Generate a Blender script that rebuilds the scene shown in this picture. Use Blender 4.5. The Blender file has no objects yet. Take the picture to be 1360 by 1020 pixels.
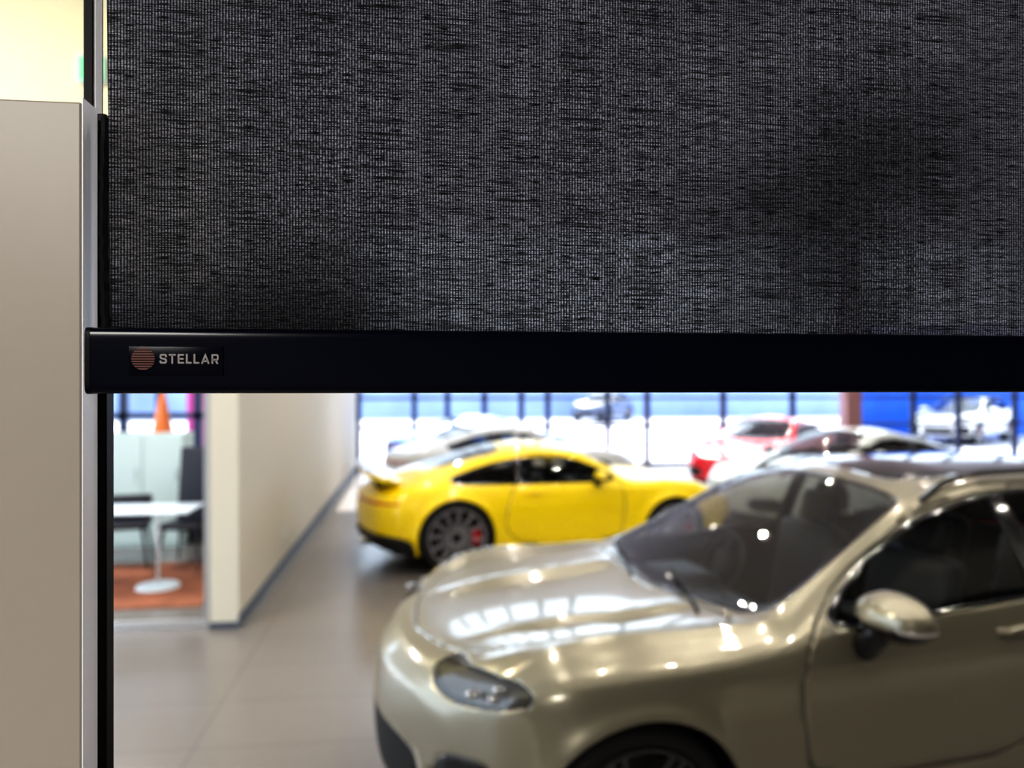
import bpy, bmesh, math, random
import numpy as np
from mathutils import Vector, Matrix
random.seed(4)
C = bpy.context.scene.collection
PI = math.pi
H = 1.95; F = 1000.0; YAW = math.radians(7)
SN, CS = math.sin(YAW), math.cos(YAW)
try:
    bpy.context.scene.view_settings.view_transform = 'Standard'
    bpy.context.scene.view_settings.look = 'High Contrast'
except Exception as e: print('VIEW', e)

def atY(px, py, Y):
    a = (px-680)/F; b = (510-py)/F
    t = Y/(CS-SN*a)
    return Vector((t*(SN+CS*a), Y, H+b*t))
def cam2w(xc, zc, z=0.0): return Vector((xc*CS+zc*SN, -xc*SN+zc*CS, z))
def pz(px, Z, z=0.0): return cam2w((px-680)/F*Z, Z, z)

# ---------------------------------------------------------------- materials
def mat(name, col, rough=.5, metal=0., coat=0., emis=None, estr=0., spec=.5, bump=0., bscale=50., var=0.):
    m = bpy.data.materials.new(name); m.use_nodes = True
    nt = m.node_tree; p = nt.nodes['Principled BSDF']
    p.inputs['Base Color'].default_value = (*col, 1); p.inputs['Roughness'].default_value = rough
    p.inputs['Metallic'].default_value = metal; p.inputs['Coat Weight'].default_value = coat
    p.inputs['Coat Roughness'].default_value = .03; p.inputs['Specular IOR Level'].default_value = spec
    if emis: p.inputs['Emission Color'].default_value = (*emis, 1); p.inputs['Emission Strength'].default_value = estr
    tc = nt.nodes.new('ShaderNodeTexCoord'); n = nt.nodes.new('ShaderNodeTexNoise')
    n.inputs['Scale'].default_value = bscale; nt.links.new(tc.outputs['Object'], n.inputs['Vector'])
    if var:
        mx = nt.nodes.new('ShaderNodeMix'); mx.data_type = 'RGBA'
        mx.inputs[6].default_value = (*[c*(1-var) for c in col], 1); mx.inputs[7].default_value = (*[min(1, c*(1+var)) for c in col], 1)
        nt.links.new(n.outputs['Fac'], mx.inputs[0]); nt.links.new(mx.outputs[2], p.inputs['Base Color'])
    if bump:
        b = nt.nodes.new('ShaderNodeBump'); b.inputs['Strength'].default_value = bump; b.inputs['Distance'].default_value = .002
        nt.links.new(n.outputs['Fac'], b.inputs['Height']); nt.links.new(b.outputs[0], p.inputs['Normal'])
    return m
def glassmat(name, tint, fac=.08, rough=0.0):
    m = bpy.data.materials.new(name); m.use_nodes = True
    nt = m.node_tree; nt.nodes.clear()
    o = nt.nodes.new('ShaderNodeOutputMaterial'); t = nt.nodes.new('ShaderNodeBsdfTransparent'); g = nt.nodes.new('ShaderNodeBsdfGlossy')
    t.inputs[0].default_value = (*tint, 1); g.inputs['Roughness'].default_value = rough
    lw = nt.nodes.new('ShaderNodeLayerWeight'); lw.inputs['Blend'].default_value = .35
    mp = nt.nodes.new('ShaderNodeMapRange'); mp.inputs['To Min'].default_value = fac*.5; mp.inputs['To Max'].default_value = min(1, fac*8)
    nt.links.new(lw.outputs['Fresnel'], mp.inputs['Value'])
    mx = nt.nodes.new('ShaderNodeMixShader'); nt.links.new(mp.outputs[0], mx.inputs[0])
    nt.links.new(t.outputs[0], mx.inputs[1]); nt.links.new(g.outputs[0], mx.inputs[2]); nt.links.new(mx.outputs[0], o.inputs[0])
    return m

M = {}
M['liner'] = mat('dark_liner', (.012,.012,.013), .7)
M['rubber'] = mat('tyre_rubber', (.015,.015,.016), .75, bump=.3, bscale=200)
M['blackgloss'] = mat('black_gloss', (.008,.008,.009), .12, coat=.6)
M['blackmatte'] = mat('black_trim', (.015,.015,.016), .45)
M['chrome'] = mat('chrome', (.8,.8,.8), .12, metal=1)
M['rimdark'] = mat('rim_dark', (.55,.55,.60), .3, metal=.6)
M['rimblack'] = mat('rim_black', (.12,.12,.13), .25, metal=.7)
M['rimsilver'] = mat('rim_silver', (.55,.55,.56), .25, metal=1)
M['disc'] = mat('brake_steel', (.05,.05,.05), .45, metal=.6)
M['red_cal'] = mat('caliper_red', (.7,.01,.01), .3)
M['leather'] = mat('black_leather', (.020,.027,.038), .38, bump=.2, bscale=300)
M['carglass'] = glassmat('car_glass', (.76,.80,.82), .30)
M['carglass_side'] = glassmat('car_side_glass', (.90,.90,.88), .05)
M['lampglass'] = glassmat('lamp_glass', (.85,.88,.9), .12)
M['lampin'] = mat('lamp_inside', (.16,.13,.10), .3, metal=.5)
M['lens'] = mat('lamp_lens', (.7,.7,.72), .08, metal=1)
M['tail'] = mat('tail_red', (.5,.01,.01), .2, coat=.5)
def paint(name, col, metal=.0, rough=.4, coat=1.): return mat(name, col, rough, metal=metal, coat=coat)
M['p_yellow'] = paint('paint_yellow', (1.,.74,.0))
M['p_olive'] = paint('paint_greige', (.285,.262,.198), .55, .30, 1.)
M['p_silver'] = paint('paint_silver', (.66,.69,.72), .1)
M['p_red'] = paint('paint_red', (.85,.004,.016))
M['p_white'] = paint('paint_white', (.8,.8,.8))
M['p_blue'] = paint('paint_blue', (.03,.15,.52), .1)
M['p_dark'] = paint('paint_dark', (.12,.15,.24))
M['p_pale'] = paint('paint_pale', (.84,.90,.86), .0)

# ---------------------------------------------------------------- helpers
def link(name, me, parent=None, m=None, smooth=True, ang=40):
    o = bpy.data.objects.new(name, me); C.objects.link(o)
    if parent: o.parent = parent
    if m and not me.materials: me.materials.append(m)
    if smooth:
        me.shade_smooth()
        try: me.set_sharp_from_angle(angle=math.radians(ang))
        except Exception: pass
    return o
def mesh(name, v, f, m, parent=None, smooth=True, ang=40):
    me = bpy.data.meshes.new(name); me.from_pydata([tuple(p) for p in v], [], f); me.update()
    return link(name, me, parent, m, smooth, ang)
def tag(o, label, cat, group=None):
    o['label'] = label; o['category'] = cat
    if group: o['group'] = group
    return o
def struct(o): o['kind'] = 'structure'; return o
def empty(name, loc=(0,0,0), rz=0., label=None, cat=None, group=None):
    o = bpy.data.objects.new(name, None); C.objects.link(o); o.location = loc; o.rotation_euler = (0,0,rz); o.empty_display_size = .1
    if label: tag(o, label, cat, group)
    return o

class MB:
    def __init__(s): s.v = []; s.f = []
    def add(s, v, f):
        n = len(s.v); s.v += [Vector(p) for p in v]; s.f += [tuple(i+n for i in q) for q in f]; return s
    def box(s, c, d, rz=0., mtx=None):
        x,y,z = d[0]/2,d[1]/2,d[2]/2
        v = [Vector((i*x,j*y,k*z)) for i in (-1,1) for j in (-1,1) for k in (-1,1)]
        R = mtx if mtx else Matrix.Rotation(rz,3,'Z')
        v = [R@p+Vector(c) for p in v]
        return s.add(v, [(0,1,3,2),(4,6,7,5),(0,4,5,1),(2,3,7,6),(0,2,6,4),(1,5,7,3)])
    def bb(s, a, b):
        return s.box([(a[i]+b[i])/2 for i in range(3)], [abs(b[i]-a[i]) for i in range(3)])
    def rbox(s, c, d, r, mtx=None, seg=3):
        bm = bmesh.new(); bmesh.ops.create_cube(bm, size=1)
        for v in bm.verts: v.co = Vector((v.co.x*d[0], v.co.y*d[1], v.co.z*d[2]))
        bmesh.ops.bevel(bm, geom=bm.edges[:]+bm.verts[:], offset=r, segments=seg, profile=.5, affect='EDGES')
        R = mtx if mtx else Matrix.Identity(3)
        bm.verts.index_update()
        s.add([R@v.co+Vector(c) for v in bm.verts], [tuple(v.index for v in f.verts) for f in bm.faces]); bm.free(); return s
    def tube(s, pts, r, seg=10, cap=True):
        pts = [Vector(p) for p in pts]; n = len(pts); rr = r if isinstance(r,(list,tuple)) else [r]*n
        v = []; f = []; up = None
        for i,p in enumerate(pts):
            d = (pts[min(i+1,n-1)]-pts[max(i-1,0)]).normalized()
            if up is None: up = Vector((0,0,1)) if abs(d.z)<.9 else Vector((1,0,0))
            a = d.cross(up).normalized(); b = a.cross(d).normalized(); up = b
            for k in range(seg):
                t = 2*PI*k/seg; v.append(p+(a*math.cos(t)+b*math.sin(t))*rr[i])
        for i in range(n-1):
            for k in range(seg):
                k2 = (k+1)%seg; f.append((i*seg+k, i*seg+k2, (i+1)*seg+k2, (i+1)*seg+k))
        if cap: f.append(tuple(range(seg))[::-1]); f.append(tuple((n-1)*seg+k for k in range(seg)))
        return s.add(v, f)
    def lathe(s, prof, c=(0,0,0), axis='Z', seg=48, close=False):
        v = []; f = []
        for (r,h) in prof:
            for k in range(seg):
                t = 2*PI*k/seg
                p = (r*math.cos(t), r*math.sin(t), h) if axis=='Z' else (r*math.cos(t), h, r*math.sin(t))
                v.append(Vector(p)+Vector(c))
        n = len(prof)
        for i in range(n if close else n-1):
            j = (i+1)%n
            for k in range(seg):
                k2 = (k+1)%seg; f.append((i*seg+k, i*seg+k2, j*seg+k2, j*seg+k))
        return s.add(v, f)
    def prism(s, poly, fn, a, b):
        n = len(poly)
        v = [fn(p,a) for p in poly]+[fn(p,b) for p in poly]
        f = [tuple(range(n))[::-1], tuple(range(n,2*n))]+[(i,(i+1)%n,n+(i+1)%n,n+i) for i in range(n)]
        return s.add(v, f)
    def build(s, name, m, parent=None, smooth=True, ang=40, bevel=0.):
        o = mesh(name, s.v, s.f, m, parent, smooth, ang)
        bm = bmesh.new(); bm.from_mesh(o.data); bmesh.ops.recalc_face_normals(bm, faces=bm.faces); bm.to_mesh(o.data); bm.free()
        if bevel:
            md = o.modifiers.new('b','BEVEL'); md.width = bevel; md.segments = 2; md.limit_method = 'ANGLE'
        return o

# ---------------------------------------------------------------- car builder
def pchip(x, y, q):
    x = np.array(x,float); y = np.array(y,float); h = np.diff(x); d = np.diff(y)/h
    m = np.zeros_like(y); m[0] = d[0]; m[-1] = d[-1]
    for i in range(1,len(y)-1):
        if d[i-1]*d[i] > 0:
            w1 = 2*h[i]+h[i-1]; w2 = h[i]+2*h[i-1]; m[i] = (w1+w2)/(w1/d[i-1]+w2/d[i])
    q = np.clip(np.asarray(q,float), x[0], x[-1]); i = np.clip(np.searchsorted(x,q)-1, 0, len(x)-2)
    t = (q-x[i])/h[i]; t2 = t*t; t3 = t2*t
    return (2*t3-3*t2+1)*y[i]+(t3-2*t2+t)*h[i]*m[i]+(-2*t3+3*t2)*y[i+1]+(t3-t2)*h[i]*m[i+1]
def chaikin(p, n=2):
    p = np.array(p,float)
    for _ in range(n):
        q = np.roll(p,-1,0); p = np.stack([.8*p+.2*q, .2*p+.8*q],1).reshape(-1,2)
    return p
def sdpoly(px, py, poly):
    a = poly; b = np.roll(poly,-1,0); d = np.full(px.shape, 1e9); ins = np.zeros(px.shape, bool)
    for (ax,ay),(bx,by) in zip(a,b):
        ex,ey = bx-ax,by-ay; L = ex*ex+ey*ey+1e-12
        t = np.clip(((px-ax)*ex+(py-ay)*ey)/L,0,1)
        d = np.minimum(d,(px-ax-t*ex)**2+(py-ay-t*ey)**2)
        if abs(ey) > 1e-12:
            c = ((ay>py)!=(by>py)) & (px < (bx-ax)*(py-ay)/ey+ax); ins ^= c
    d = np.sqrt(d); return np.where(ins,-d,d)

class Shell:
    def __init__(s, T, nx, sub, arches, fshear, rshear, fs_len=.95, rs_len=.6, bulge=.04):
        s.T = T; xs = T['x']; s.L = xs[-1]; s.X0 = xs[0]
        u = np.linspace(0,1,nx); q = s.X0+(s.L-s.X0)*(u - .06*np.sin(2*PI*u))   # denser at both ends
        s.fs, s.rs, s.fl, s.rl = fshear, rshear, fs_len, rs_len
        K = {k: pchip(xs, T[k], q) for k in T if k!='x'}
        rows = []
        for i in range(nx):
            k = {n: K[n][i] for n in K}
            zq = k['ze']+(k['zt']-k['ze'])*.72; zr = k['ze']+(k['zt']-k['ze'])*.34
            key = [(k['ws']*.9,k['zs']-.02),(k['ws'],k['zs']+.03),(k['w'],k['zm']),((k['w']+k['wb'])/2+.012,(k['zm']+k['zb'])/2+.03),(k['wb'],k['zb']),
                   (k['we'],k['ze']),(k['we']*.82,zr),(k['we']*.5,zq),(0,k['zt'])]
            key = [(2*key[0][0]-key[1][0],key[0][1]-.03)]+key+[(-key[-2][0],key[-2][1])]
            pts = []
            for a in range(1,len(key)-2):
                p0,p1,p2,p3 = [np.array(key[a+o]) for o in (-1,0,1,2)]
                d1 = max(1e-4,np.linalg.norm(p1-p0)**.5); d2 = max(1e-4,np.linalg.norm(p2-p1)**.5); d3 = max(1e-4,np.linalg.norm(p3-p2)**.5)
                m1 = ((p1-p0)/d1-(p2-p0)/(d1+d2)+(p2-p1)/d2)*d2; m2 = ((p2-p1)/d2-(p3-p1)/(d2+d3)+(p3-p2)/d3)*d2
                for b in range(sub):
                    t = b/sub; t2=t*t; t3=t2*t
                    pts.append((2*t3-3*t2+1)*p1+(t3-2*t2+t)*m1+(-2*t3+3*t2)*p2+(t3-t2)*m2)
            pts.append(np.array(key[-2])); pts = np.array(pts)
            rows.append(np.column_stack([np.full(len(pts),q[i]), pts]))
        n = len(rows[0]); V = []; P = []
        def addgrid(G, flip):
            base = len(V); R = len(G); Cn = len(G[0])
            for r in G: V.extend([tuple(p) for p in r])
            for i in range(R-1):
                for j in range(Cn-1):
                    P.append((base+i*Cn+j, base+i*Cn+j+1, base+(i+1)*Cn+j+1, base+(i+1)*Cn+j))
        full = [np.vstack([r, (r[:-1]*[1,-1,1])[::-1]]) for r in rows]
        addgrid(full, False)
        for end in (0,-1):
            r = rows[end]; jj = np.linspace(0,1,n); zc = r[0,2]+(r[-1,2]-r[0,2])*jj; m = 10; G = []
            sg = -1 if end==0 else 1
            for k in range(m+1):
                fr = k/m
                G.append(np.column_stack([r[:,0]+sg*bulge*math.sin(PI/2*fr)*np.sqrt(np.sin(PI*jj).clip(0)), r[:,1]*(1-fr), r[:,2]*(1-fr)+zc*fr]))
            addgrid(G, False); addgrid([g*[1,-1,1] for g in G], False)
        V = np.array(V)
        # plan curvature of nose and tail
        x = V[:,0]; y = np.abs(V[:,1])/.95
        V[:,0] = x + s.fs*np.clip(1-(x-s.X0)/s.fl,0,1.1)**2*y**2.2 - s.rs*np.clip(1-(s.L-x)/s.rl,0,1.1)**2*y**2.2
        s.arches = arches
        for (ax,az,ar) in arches:
            d = np.hypot(V[:,0]-ax, V[:,2]-az)
            V[:,1] += np.sign(V[:,1])*.024*np.exp(-((d-ar)/.045)**2)*(np.abs(V[:,1])>.6)
        # weld
        key = np.round(V,4); uq, inv = np.unique(key, axis=0, return_inverse=True); inv = inv.reshape(-1)
        bm = bmesh.new(); bv = [bm.verts.new(p) for p in uq]
        for p in P:
            t = []
            for i in p:
                k = inv[i]
                if k not in t: t.append(k)
            if len(t) > 2:
                try: bm.faces.new([bv[k] for k in t])
                except ValueError: pass
        bmesh.ops.recalc_face_normals(bm, faces=bm.faces)
        top = max(bm.faces, key=lambda f: f.calc_center_median().z)
        if top.normal.z < 0: bmesh.ops.reverse_faces(bm, faces=bm.faces)
        bm.verts.index_update()
        s.V = [tuple(v.co) for v in bm.verts]; s.P = [tuple(v.index for v in f.verts) for f in bm.faces]; bm.free()
    def we(s, x): return pchip(s.T['x'], s.T['we'], x)
    def k(s, n, x): return float(pchip(s.T['x'], s.T[n], [x])[0])
    def split(s, polys, f):
        A = np.array(s.V); fv = list(f(A[:,0],A[:,1],A[:,2])); cache = {}; ins = []; outs = []
        for p in polys:
            g = [fv[i] for i in p]
            if all(q <= 1e-6 for q in g): ins.append(p); continue
            if all(q >= -1e-6 for q in g): outs.append(p); continue
            a = []; b = []; n = len(p)
            for i in range(n):
                u,v = p[i],p[(i+1)%n]; fu,fw = fv[u],fv[v]
                if fu <= 1e-6: a.append(u)
                if fu >= -1e-6: b.append(u)
                if (fu < -1e-6 and fw > 1e-6) or (fu > 1e-6 and fw < -1e-6):
                    key = (min(u,v),max(u,v))
                    if key not in cache:
                        t = fu/(fu-fw); pu,pv = s.V[u],s.V[v]
                        s.V.append(tuple(pu[c]+(pv[c]-pu[c])*t for c in range(3))); cache[key] = len(s.V)-1; fv.append(0.)
                    w = cache[key]; a.append(w); b.append(w)
            if len(a) > 2: ins.append(tuple(a))
            if len(b) > 2: outs.append(tuple(b))
        return ins, outs
    def cut(s, f):            # take the region out of the current body
        i, s.P = s.split(s.P, f); return i
    def part(s, name, polys, m, parent, thick=0., inner=None, off=-1., push=0.):
        ids = {}; v = []; fs = []
        for p in polys:
            q = []
            for i in p:
                if i not in ids: ids[i] = len(v); v.append(s.V[i])
                q.append(ids[i])
            fs.append(tuple(q))
        if not fs: return None
        me = bpy.data.meshes.new(name); me.from_pydata(v,[],fs); me.update(); me.materials.append(m)
        if inner: me.materials.append(inner)
        o = link(name, me, parent, None, True, 50)
        if thick:
            md = o.modifiers.new('t','SOLIDIFY'); md.thickness = thick; md.offset = off
            if inner: md.material_offset = 1
        return o
    def lr(s, name, polys, m, parent, thick=0., inner=None):
        r = []
        for sg in (1,-1):
            q = [t for t in polys if sum(s.V[i][1] for i in t)*sg > 0]
            r.append(s.part(name, q, m, parent, thick, inner))
        return r

def side(poly, shell=None, ymin=.35, pad=0., n=2):
    P = chaikin(poly, n)
    def f(x,y,z):
        g = sdpoly(x,z,P); lim = ymin-np.abs(y)
        if shell is not None: lim = np.maximum(lim, shell.we(x)-.015-np.abs(y)-pad)
        return np.maximum(g, lim)
    return f
def top(poly, zmin, n=2):
    full = poly+[(a,-b) for a,b in reversed(poly)]
    P = chaikin(full, n)
    return lambda x,y,z: np.maximum(sdpoly(x,y,P), zmin-z)
def face_(poly, xlim, front=True, n=2):
    P = chaikin(poly, n)
    return lambda x,y,z: np.maximum(sdpoly(np.abs(y),z,P), (x-xlim) if front else (xlim-x))
def grow(f, d): return lambda x,y,z: f(x,y,z)-d

def wheel(parent, x, y, R, W, sgn, rimm, spokes=10, cal=None, name='wheel', seg=48, lip=None):
    rr = R*.78
    t = MB().lathe([(rr,-W*.42),(rr+.02,-W*.5),(R-.03,-W*.5),(R-.006,-W*.42),(R,-W*.25),(R,W*.25),(R-.006,W*.42),(R-.03,W*.5),(rr+.02,W*.5),(rr,W*.42)],
                   (x,y,R),'Y',seg,True)
    w = t.build(name, M['rubber'], parent, ang=60)
    h = W*.5*sgn
    r = MB().lathe([(rr-.012,h*.3),(rr,h*.3),(rr+.004,h*.88),(rr-.002,h*.96),(rr-.012,h*.96),(rr-.014,h*.8)],(x,y,R),'Y',seg,True)
    for k in range(spokes):
        a = 2*PI*k/spokes+.1
        for dl in (-.07,.07):
            ca,sa = math.cos(a),math.sin(a)
            def P(rad, lat, yy): return (x+ca*rad-sa*lat, y+yy, R+sa*rad+ca*lat)
            w0,w1 = (.014,.011) if spokes<=7 else (.005,.0045)
            l0 = dl*.15; l1 = dl*rr*(1.2 if spokes<=7 else .60)
            y0,y1 = h*.55,h*.86
            v = [P(.05,l0-w0,y0),P(.05,l0+w0,y0),P(rr-.012,l1+w1,y1),P(rr-.012,l1-w1,y1),
                 P(.05,l0-w0,y0-h*.2),P(.05,l0+w0,y0-h*.2),P(rr-.012,l1+w1,y1-h*.2),P(rr-.012,l1-w1,y1-h*.2)]
            r.add(v,[(0,1,2,3),(7,6,5,4),(0,4,5,1),(1,5,6,2),(2,6,7,3),(3,7,4,0)])
    r.build('rim', rimm, w)
    MB().lathe([(rr-.002,h*.28),(rr-.002,-h*.8),(.05,-h*.6)],(x,y,R),'Y',seg).build('rim_barrel', M['liner'], w)
    MB().lathe([(.001,h*.68),(.04,h*.68),(.055,h*.6),(.055,h*.2)],(x,y,R),'Y',24).build('hub_cap', M['blackgloss'], w)
    MB().lathe([(.09,h*.1),(rr*.78,h*.1),(rr*.78,-h*.02),(.09,-h*.02)],(x,y,R),'Y',seg,True).build('brake_disc', M['disc'], w)
    if cal:
        b = MB()
        for k in range(8):
            a0 = cal[1]+math.radians(-22+k*5.5); a1 = a0+math.radians(5.6)
            v = []
            for a in (a0,a1):
                for rad in (rr*.58,rr*.86):
                    for yy in (h*.46,-h*.12): v.append((x+math.cos(a)*rad,y+yy,R+math.sin(a)*rad))
            b.add(v,[(0,1,3,2),(4,6,7,5),(0,4,5,1),(2,3,7,6),(0,2,6,4),(1,5,7,3)])
        b.build('brake_caliper', cal[0], w)
    return w

def arch_liner(parent, ax, az, ar, y0, y1):
    b = MB(); n = 24; v=[]; f=[]
    for k in range(n+1):
        t = PI*k/n*1.16-.25
        for yy in (y0,y1): v.append((ax+math.cos(t)*(ar+.004), yy, az+math.sin(t)*(ar+.004)))
    for k in range(n): f.append((2*k,2*k+1,2*k+3,2*k+2))
    b.add(v,f)
    v2 = [(ax,y0,az)]+[(ax+math.cos(PI*k/n*1.16-.25)*(ar+.004), y0, az+math.sin(PI*k/n*1.16-.25)*(ar+.004)) for k in range(n+1)]
    b.add(v2,[(0,k+1,k+2) for k in range(n)])
    return b.build('wheel_arch_liner', M['liner'], parent)

def mirror(parent, x, y, z, sg, pm, s=1.):
    def egg(z0, z1, sc=1.):
        v=[]; f=[]; nu=20; nv=10
        for j in range(nv+1):
            ph = z0+(z1-z0)*j/nv
            for i in range(nu):
                th = 2*PI*i/nu; c,s_ = math.cos(th),math.sin(th)
                rx = (.095 if c<0 else .055); ry=.135
                rz=.075
                e = lambda q,p: math.copysign(abs(q)**p,q)
                v.append((x+e(c,.8)*rx*math.cos(ph)*s*sc, y+sg*(.11+e(s_,.8)*ry*math.cos(ph)*sc)*s, z+math.sin(ph)*rz*s*sc))
        for j in range(nv):
            for i in range(nu): f.append((j*nu+i,j*nu+(i+1)%nu,(j+1)*nu+(i+1)%nu,(j+1)*nu+i))
        f.append(tuple(range(nu))); f.append(tuple(nv*nu+i for i in range(nu))[::-1])
        return MB().add(v,f)
    cap = egg(-.10, PI/2-.03).build('door_mirror', pm, parent)
    egg(-PI/2+.03, -.10, .98).build('lower_shell', M['blackgloss'], cap)
    egg(-.24, -.08, 1.02).build('trim_band', M['chrome'], cap)
    MB().tube([(x-.02,y-sg*.10*s,z-.15*s),(x-.015,y-sg*.02*s,z-.125*s),(x,y+sg*.05*s,z-.055*s)],[.055*s,.055*s,.040*s],12).build('mirror_arm', M['blackgloss'], cap)
    return cap

def seat(parent, x, y, z, m, name='seat', rev=1):
    R = Matrix.Rotation(.22*rev,3,'Y')
    b = MB().rbox((x,y,z+.09),(.52,.50,.18),.06).rbox((x+.28*rev,y,z+.42),(.15,.50,.66),.06,R)
    s_ = b.build(name, m, parent)
    h = MB().rbox((x+.385*rev,y,z+.83),(.10,.27,.19),.045,R); h.tube([(x+.35*rev,y-.06,z+.66),(x+.38*rev,y-.06,z+.8)],.008,6); h.tube([(x+.35*rev,y+.06,z+.66),(x+.38*rev,y+.06,z+.8)],.008,6)
    h.build('headrest', m, s_)

def place(root, campt, local, camdeg):
    a = math.radians(camdeg)-YAW
    root.rotation_euler = (0,0,a)
    R = Matrix.Rotation(a,3,'Z'); root.location = cam2w(campt[0],campt[1]) - R@Vector((local[0],local[1],0))

SUV = dict(
 x =[.16,.25,.43,.68,.95,1.25,1.5,1.75,2.0,2.4,2.85,3.4,3.95,4.35,4.7,4.85],
 zs=[.30,.24,.22,.24,.26,.28,.28,.28,.28,.28,.28,.28,.28,.32,.38,.45],
 ws=[.60,.76,.87,.92,.93,.92,.915,.915,.915,.915,.915,.915,.93,.90,.80,.72],
 zm=[.55,.55,.58,.62,.64,.64,.62,.62,.62,.62,.62,.64,.68,.7,.7,.7],
 w =[.64,.82,.93,.97,.985,.97,.96,.955,.955,.955,.955,.96,.985,.955,.86,.78],
 zb=[.72,.80,.865,.905,.92,.925,.94,.975,1.0,1.015,1.035,1.065,1.09,1.07,1.03,.98],
 wb=[.60,.76,.875,.93,.945,.935,.92,.91,.91,.91,.91,.905,.90,.85,.76,.68],
 ze=[.76,.855,.935,.995,1.012,1.003,1.005,1.10,1.225,1.41,1.495,1.50,1.44,1.30,1.11,1.0],
 we=[.46,.58,.70,.765,.785,.79,.80,.76,.71,.645,.61,.60,.59,.58,.60,.56],
 zt=[.77,.85,.895,.920,.935,.96,1.015,1.15,1.285,1.49,1.56,1.565,1.51,1.36,1.15,1.02])
CPE = dict(
 x =[0, .15,.4,.7,1.0,1.25,1.45,1.7,2.1,2.5,3.0,3.43,3.80,4.05,4.24,4.34],
 zs=[.20,.14,.13,.14,.14,.15,.15,.15,.15,.15,.15,.16,.2,.24,.28,.32],
 ws=[.60,.74,.82,.86,.88,.86,.85,.85,.85,.85,.88,.91,.89,.83,.77,.71],
 zm=[.42,.45,.5,.52,.55,.55,.55,.55,.55,.55,.6,.62,.62,.62,.62,.62],
 w =[.62,.80,.88,.915,.925,.90,.885,.88,.88,.885,.925,.955,.945,.90,.83,.77],
 zb=[.56,.64,.74,.81,.84,.84,.84,.85,.86,.87,.89,.89,.87,.83,.78,.72],
 wb=[.56,.74,.82,.85,.86,.855,.85,.85,.84,.84,.865,.89,.87,.82,.76,.70],
 ze=[.60,.69,.79,.86,.885,.88,.90,1.04,1.19,1.205,1.14,1.04,.945,.88,.82,.76],
 we=[.44,.58,.66,.69,.69,.67,.69,.66,.61,.60,.58,.59,.63,.64,.60,.54],
 zt=[.60,.67,.74,.79,.83,.87,.92,1.11,1.275,1.30,1.24,1.125,1.005,.92,.85,.78])

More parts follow.
